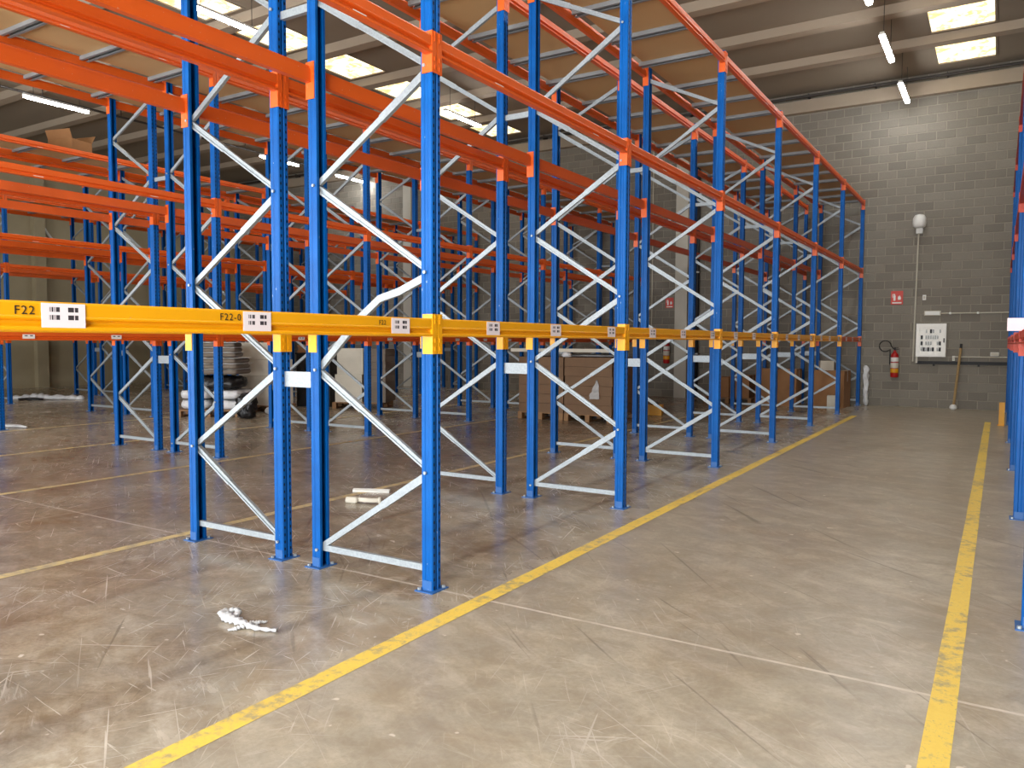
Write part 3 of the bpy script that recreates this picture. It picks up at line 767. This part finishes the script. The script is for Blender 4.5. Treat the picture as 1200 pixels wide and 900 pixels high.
def stack(x, y, z, sx, sy, n, th, rz, mat, label, cat='cardboard bundle', jit=.02, name='cardboard_bundle', film_edge=False, group=None):
    """a strapped bundle of flat sheets: each layer slightly out of line"""
    t = thing(name, label, cat, (x, y, z), rz, group)
    for i in range(n):
        dx, dy = random.uniform(-jit, jit), random.uniform(-jit, jit)
        obj('sheet', MB().box(-sx/2+dx, sx/2+dx, -sy/2+dy, sy/2+dy, i*th, (i+1)*th-.004).mesh('sheet', mat), t)
    return t
# sack pallet in the aisle between the second and third racks
pallet(-13.45, 10.25, 1.25, 1.0, .55, 'rough wooden pallet under the white sacks')
for i, (dx, dy) in enumerate(((-.32, -.2), (.3, -.22), (-.3, .25), (.32, .24))):
    c_, s_ = math.cos(.55), math.sin(.55)
    sack(-13.45+dx*c_-dy*s_, 10.25+dx*s_+dy*c_, .142, .60, .44, .2, .55, 'film', 'plump white sack in the lower layer directly on the sack pallet', i*3.1, 'lower white sacks')
    sack(-13.45+dx*c_-dy*s_, 10.25+dx*s_+dy*c_, .345, .60, .44, .19, .55, 'film', 'plump white sack in the second layer of the sack pallet', 20+i*2.7, 'upper white sacks')
tag(obj('film_bundle', blob(1.15, .92, .30, 16, 12, 6, .07, .5, 4.2).mesh('film_bundle', 'blackfilm', True), None, (-13.43, 10.28, .536), .5), 'crumpled black plastic bundle lying on the white sacks', 'bundle')
def bundle(x, y, z, sx, sy, sz, rz, seed, label):
    t = thing('soft_bundle', label, 'bundle', (x, y, z), rz)
    for i in range(3):
        obj('layer', blob(sx-.02*i, sy-.02*i, sz/3-.002, 14, 10, 3, .018, .22, seed+i*5).mesh('bundle_layer', 'card_grey', True), t, (0, 0, i*sz/3))
    for i in (1, 2, 3):
        obj('film_sheet', blob(sx+.05, sy+.05, .022, 18, 14, 2, .035, .15, seed+i*7).mesh('film_sheet', 'film', True), t, (0, 0, i*sz/3-.013))
    return t
bundle(-13.42, 10.3, .838, 1.05, .82, .33, .5, 31, 'lower grey bundle with white film edges on the black plastic bundle')
bundle(-13.46, 10.27, 1.180, .92, .76, .30, .66, 57, 'topmost grey bundle with white film edges on the sack pallet')
# tall cartons beside it
pallet(-13.55, 11.55, 1.0, .8, .1, 'rough wooden pallet under the tall pale cartons')
carton(-13.55, 11.55, .142, .92, .74, .62, .1, 'card_white', 'large pale carton at the foot of the tall stack behind the sack pallet')
carton(-13.53, 11.56, .767, .86, .72, .34, .1, 'card_white', 'middle pale carton of the tall stack behind the sack pallet')
carton(-13.56, 11.55, 1.112, .84, .7, .36, .12, 'card_white', 'topmost pale carton of the tall stack behind the sack pallet')
tag(obj('film_bundle', blob(.42, .36, .52, 12, 10, 8, .09, .5, 14.2).mesh('film_bundle', 'blackfilm', True), None, (-12.36, 10.08, 0), .3), 'dark crumpled plastic bundle on the floor against the sack pallet', 'bundle')
tag(obj('film_bundle', blob(.4, .34, .16, 12, 10, 5, .08, .5, 19.2).mesh('film_bundle', 'film', True), None, (-12.66, 11.05, 0), .3), 'low crumpled white film bundle on the floor beyond the sack pallet', 'bundle')
pallet(-12.35, 13.35, 1.15, .95, .45, 'rough wooden pallet under the cream cartons')
carton(-12.55, 13.27, .142, .62, .85, .62, .45, 'card_white', 'cream carton low on the pallet beside the grey cardboard stack')
carton(-12.52, 13.28, .765, .60, .8, .58, .45, 'card_white', 'cream carton set on another cream carton next to the grey stack')
stack(-11.98, 13.52, .142, .46, .85, 8, .15, .45, 'card_grey', 'tall grey stack of sheets standing beside the cream cartons', jit=.006)
tag(obj('black_crate', MB().box(-.4, .4, -.35, .35, 0, 1.2).box(-.42, .42, -.37, .37, 1.2, 1.24).mesh('black_crate', 'blackfilm'), None, (-13.5, 13.1, 0), .4), 'tall black wrapped load standing behind the cream cartons', 'wrapped load')
stack(-13.5, 13.1, 1.242, .75, .6, 3, .06, .4, 'card', 'brown cardboard bundle on the tall black wrapped load')
# brown cardboard on two pallets in the second aisle
pallet(-7.6, 13.75, .98, 1.2, .06, 'wooden pallet under the brown cardboard bundle next to the orange rack')
pallet(-6.58, 13.8, .98, 1.2, .02, 'wooden pallet under the brown cardboard bundle next to the yellow-beam rack')
stack(-7.6, 13.75, .142, .96, 1.15, 6, .18, .06, 'card_dark', 'brown cardboard bundle on the pallet next to the orange rack', jit=.012)
stack(-6.58, 13.8, .142, .98, 1.15, 6, .18, .02, 'card_dark', 'brown cardboard bundle on the pallet next to the yellow-beam rack', jit=.012)
tag(obj('film_wrap', blob(1.3, .75, .06, 16, 8, 3, .03, .6, 3.0).mesh('film_wrap', 'clearfilm', True), None, (-6.8, 13.85, 1.223), .04), 'crumpled clear film lying over the brown cardboard bundles', 'plastic film')
t = thing('timber_sheet', 'long pale timber sheet laid across the top of the brown cardboard bundles', 'sheet', (-7.15, 13.7, 1.336), .03)
obj('sheet', MB().box(-1.15, 1.0, -.4, .4, 0, .03).mesh('timber_sheet', 'pole'), t)
obj('batten', MB().box(-1.15, 1.0, -.44, -.40, -.02, .045).mesh('timber_batten', 'card_white'), t)
mb = MB(); rows = 12
for side in (0, 1):
    for r in range(rows+1):
        t_ = r/rows; wv = .13*(1-t_)**.8+.012
        for c in range(5):
            u = c/4-.5; q = mnoise.noise_vector(Vector((u*5, t_*6, 3.3)))
            mb.v.append((u*wv*1.6+.05*t_+q.x*.03, -.02-abs(q.y)*.05-(.004 if side else 0), .02+t_*.36+q.z*.02))
nv = (rows+1)*5
for side in (0, 1):
    for r in range(rows):
        for c in range(4):
            a_ = side*nv+r*5+c; f_ = (a_, a_+1, a_+6, a_+5); mb.f.append(f_ if side else f_[::-1])
tag(obj('film_scrap', mb.mesh('film_scrap', 'clearfilm', True), None, (-6.42, 13.236, .42), .02), 'torn clear film scrap hanging on the front of the brown cardboard', 'plastic film')
tag(obj('film_scrap', blob(.2, .14, .10, 8, 6, 5, .05, .5, 26).mesh('film_scrap', 'film', True), None, (-7.0, 13.19, 1.223), .4), 'small white film lump at the edge on top of the brown cardboard', 'plastic film')
# goods at the far end
pallet(-5.75, 19.75, 1.2, .8, 0, 'pale wooden pallet by the wall behind the yellow-beam rack')
carton(-6.0, 19.75, .142, .5, .6, .5, .05, 'card', 'orange-brown crate on the pale pallet by the far wall, column side')
carton(-5.45, 19.72, .142, .48, .6, .56, -.04, 'card', 'orange-brown crate on the pale pallet by the far wall, away from the column')
carton(-4.55, 19.55, 0, .95, .7, .88, .03, 'card', 'large brown carton on the floor at the end of the yellow-beam rack')
carton(-3.42, 19.75, 0, .8, .7, .86, -.05, 'card', 'large brown carton on the floor between the last two rack frames')
carton(-3.5, 19.75, .862, .3, .3, .22, .3, 'card_white', 'small white carton on top of a large brown carton')
carton(-3.25, 19.15, 0, .2, .25, .3, .1, 'card_white', 'small white carton on the floor before a large brown carton')
tag(obj('plastic_sack', blob(.15, .16, .98, 6, 5, 14, .05, .5, 2.2).mesh('plastic_sack', 'film', True), None, (-2.72, 20.5, 0), 0), 'tall crumpled white sack leaning by the last rack post at the block wall', 'sack')
t = thing('tool_case', 'yellow plastic case on the floor beside the unlabelled yellow-beam rack', 'case', (-6.05, 15.3, 0), .2)
obj('body', MB().box(-.16, .16, -.11, .11, 0, .17).mesh('case_body', 'safety_yellow'), t); obj('lid', MB().box(-.165, .165, -.115, .115, .17, .22).mesh('case_lid', 'safety_yellow'), t); obj('handle', MB().tube([(-.07, 0, .22), (-.06, 0, .26), (.06, 0, .26), (.07, 0, .22)], .012, 6).mesh('case_handle', 'dark'), t)
# open carton on the top deck of the third rack
t = thing('carton', 'open brown carton with raised flaps on the top deck of a rack', 'box', (-14.62, 8.05, LEVELS[2]+BH+.02), .25)
w_ = MB().box(-.28, .28, -.22, .22, 0, .006).box(-.28, .28, -.22, -.214, .006, .22).box(-.28, .28, .214, .22, .006, .22).box(-.28, -.274, -.214, .214, .006, .22).box(.274, .28, -.214, .214, .006, .22)
obj('body', w_.mesh('open_carton', 'card'), t)
obj('flap', MB().box(-.28, .28, 0, .006, 0, .17).mesh('flap', 'card'), t, (0, -.217, .22), rot=(.35, 0, 0)); obj('flap', MB().box(-.28, .28, 0, .006, 0, .17).mesh('flap', 'card'), t, (0, .217, .22), rot=(-.5, 0, 0))

# ------------------------------------------------------------------ litter on the floor
def crumple(path, r, seed, name, mat, label, cat, n=9):
    mb = MB(); mb.tube(path, r, n)
    o_ = []
    for v in mb.v:
        q = mnoise.noise_vector(Vector(v)*22 + Vector((seed, 0, 0)))
        o_.append((v[0]+q.x*.014, v[1]+q.y*.014, max(0.0008, v[2]*.75+q.z*.012)))
    mb.v = o_
    return tag(obj(name, mb.mesh(name, mat, True)), label, cat)
import itertools
def curve(pts, n=24):
    out = []
    for i in range(n+1):
        t = i/n*(len(pts)-1); k = min(int(t), len(pts)-2); u = t-k
        p0, p1, p2, p3 = pts[max(k-1, 0)], pts[k], pts[k+1], pts[min(k+2, len(pts)-1)]
        out.append(tuple(.5*((2*p1[a])+(-p0[a]+p2[a])*u+(2*p0[a]-5*p1[a]+4*p2[a]-p3[a])*u*u+(-p0[a]+3*p1[a]-3*p2[a]+p3[a])*u**3) for a in range(3)))
    return out
tis = thing('plastic_wrap', 'twisted white plastic wrap lying on the bare floor before the first rack', 'plastic wrap', (-3.34, 2.70, 0))
def crump_part(pts, r, seed, nm):
    mb = MB(); pts = [(q[0]*1.28, q[1]*1.28, q[2]*1.2) for q in pts]; r = (r[0]*1.25, r[1]*1.25); pts = curve(pts); rr = [max(.004, (r[0]+(r[1]-r[0])*i/(len(pts)-1))*(1+.35*math.sin(i*2.1+seed))) for i in range(len(pts))]
    mb.tube(pts, rr, 8); mb.v = [(v[0]+mnoise.noise(Vector(v)*40)*.008, v[1]+mnoise.noise(Vector(v)*37+Vector((5, 0, 0)))*.008, max(.001, v[2]*.8)) for v in mb.v]
    obj(nm, mb.mesh(nm, 'film', True), tis)
crump_part([(.16, .02, .012), (.08, -.01, .016), (0, -.01, .02), (-.07, -.005, .022), (-.12, .0, .022)], (.008, .024), 1, 'twist')
crump_part([(-.10, .0, .02), (-.155, .0, .03), (-.17, .04, .03), (-.14, .065, .03), (-.105, .045, .03), (-.10, .01, .02)], (.014, .012), 2, 'loop')
crump_part([(.02, -.01, .02), (.0, -.055, .01), (-.015, -.075, .006)], (.013, .005), 3, 'tail')
crump_part([(.02, 0, .02), (.035, .04, .016), (.045, .07, .01)], (.013, .004), 4, 'tail')
t = thing('foam_strip', 'straight white foam strip on the floor inside the first rack', 'strip', (-5.30, 5.84, 0), .42)
obj('strip', MB().prism([(-.025, 0), (-.03, .02), (0, .034), (.03, .02), (.025, 0)], (-.19, 0, 0), (.19, 0, 0), (0, 1, 0), (0, 0, 1)).mesh('foam_strip', 'white'), t)
t = thing('broken_bracket', 'chewed cream plastic offcut on the floor inside the first rack', 'offcut', (-5.0, 5.38, 0), .32)
obj('arm', blob(.26, .04, .045, 8, 3, 3, .008, .4, 1).mesh('offcut_arm', 'card_white', True), t, (.06, 0, .012)); obj('knot', blob(.13, .07, .06, 6, 4, 3, .014, .4, 4).mesh('offcut_knot', 'card_white', True), t, (-.1, 0, 0)); obj('tip', blob(.03, .05, .07, 4, 4, 4, .006, .4, 7).mesh('offcut_tip', 'card_white', True), t, (.18, 0, .0))
tag(obj('paper_cup', MB().lathe([(.026, 0), (.034, .075), (.030, .075), (.024, .004)], 14).mesh('paper_cup', 'white', True), None, (-5.24, 5.05, 0)), 'white paper cup standing on the floor beside the first rack', 'cup')
crumple([(-14.65, 6.72, .03), (-14.5, 6.78, .04), (-14.3, 6.86, .035), (-14.12, 6.9, .02)], [.03, .05, .045, .02], 3, 'film_scrap', 'film', 'white film scrap on the floor beside a post of the open-carton rack', 'plastic film')
crumple(curve([(-21.3, 10.1, .02), (-21.0, 10.3, .07), (-20.7, 10.45, .10), (-20.4, 10.55, .07), (-20.0, 10.9, .05), (-19.7, 11.0, .02)], 30), [.04]+[.09+.03*math.sin(i*1.7) for i in range(29)]+[.03], 9, 'film_heap', 'film', 'heap of crumpled white plastic film on the floor beside the far-left racks', 'plastic film')
crumple([(-20.9, 10.05, .03), (-20.6, 10.2, .04), (-20.35, 10.35, .03)], [.03, .05, .03], 12, 'black_scrap', 'blackfilm', 'black plastic scrap lying against the white film heap', 'plastic film')
# bent white hose on the side wall
tag(obj('wall_hose', MB().tube(curve([(XL+.03, 13.05, 6.2), (XL+.04, 13.2, 5.5), (XL+.05, 13.5, 4.9), (XL+.05, 13.9, 4.5)], 14), .04, 8).mesh('wall_hose', 'white', True)), 'bent white hose fixed to the beige side wall', 'hose')
for o_ in bpy.data.objects:
    if o_.name.startswith('wall_hose'): pass
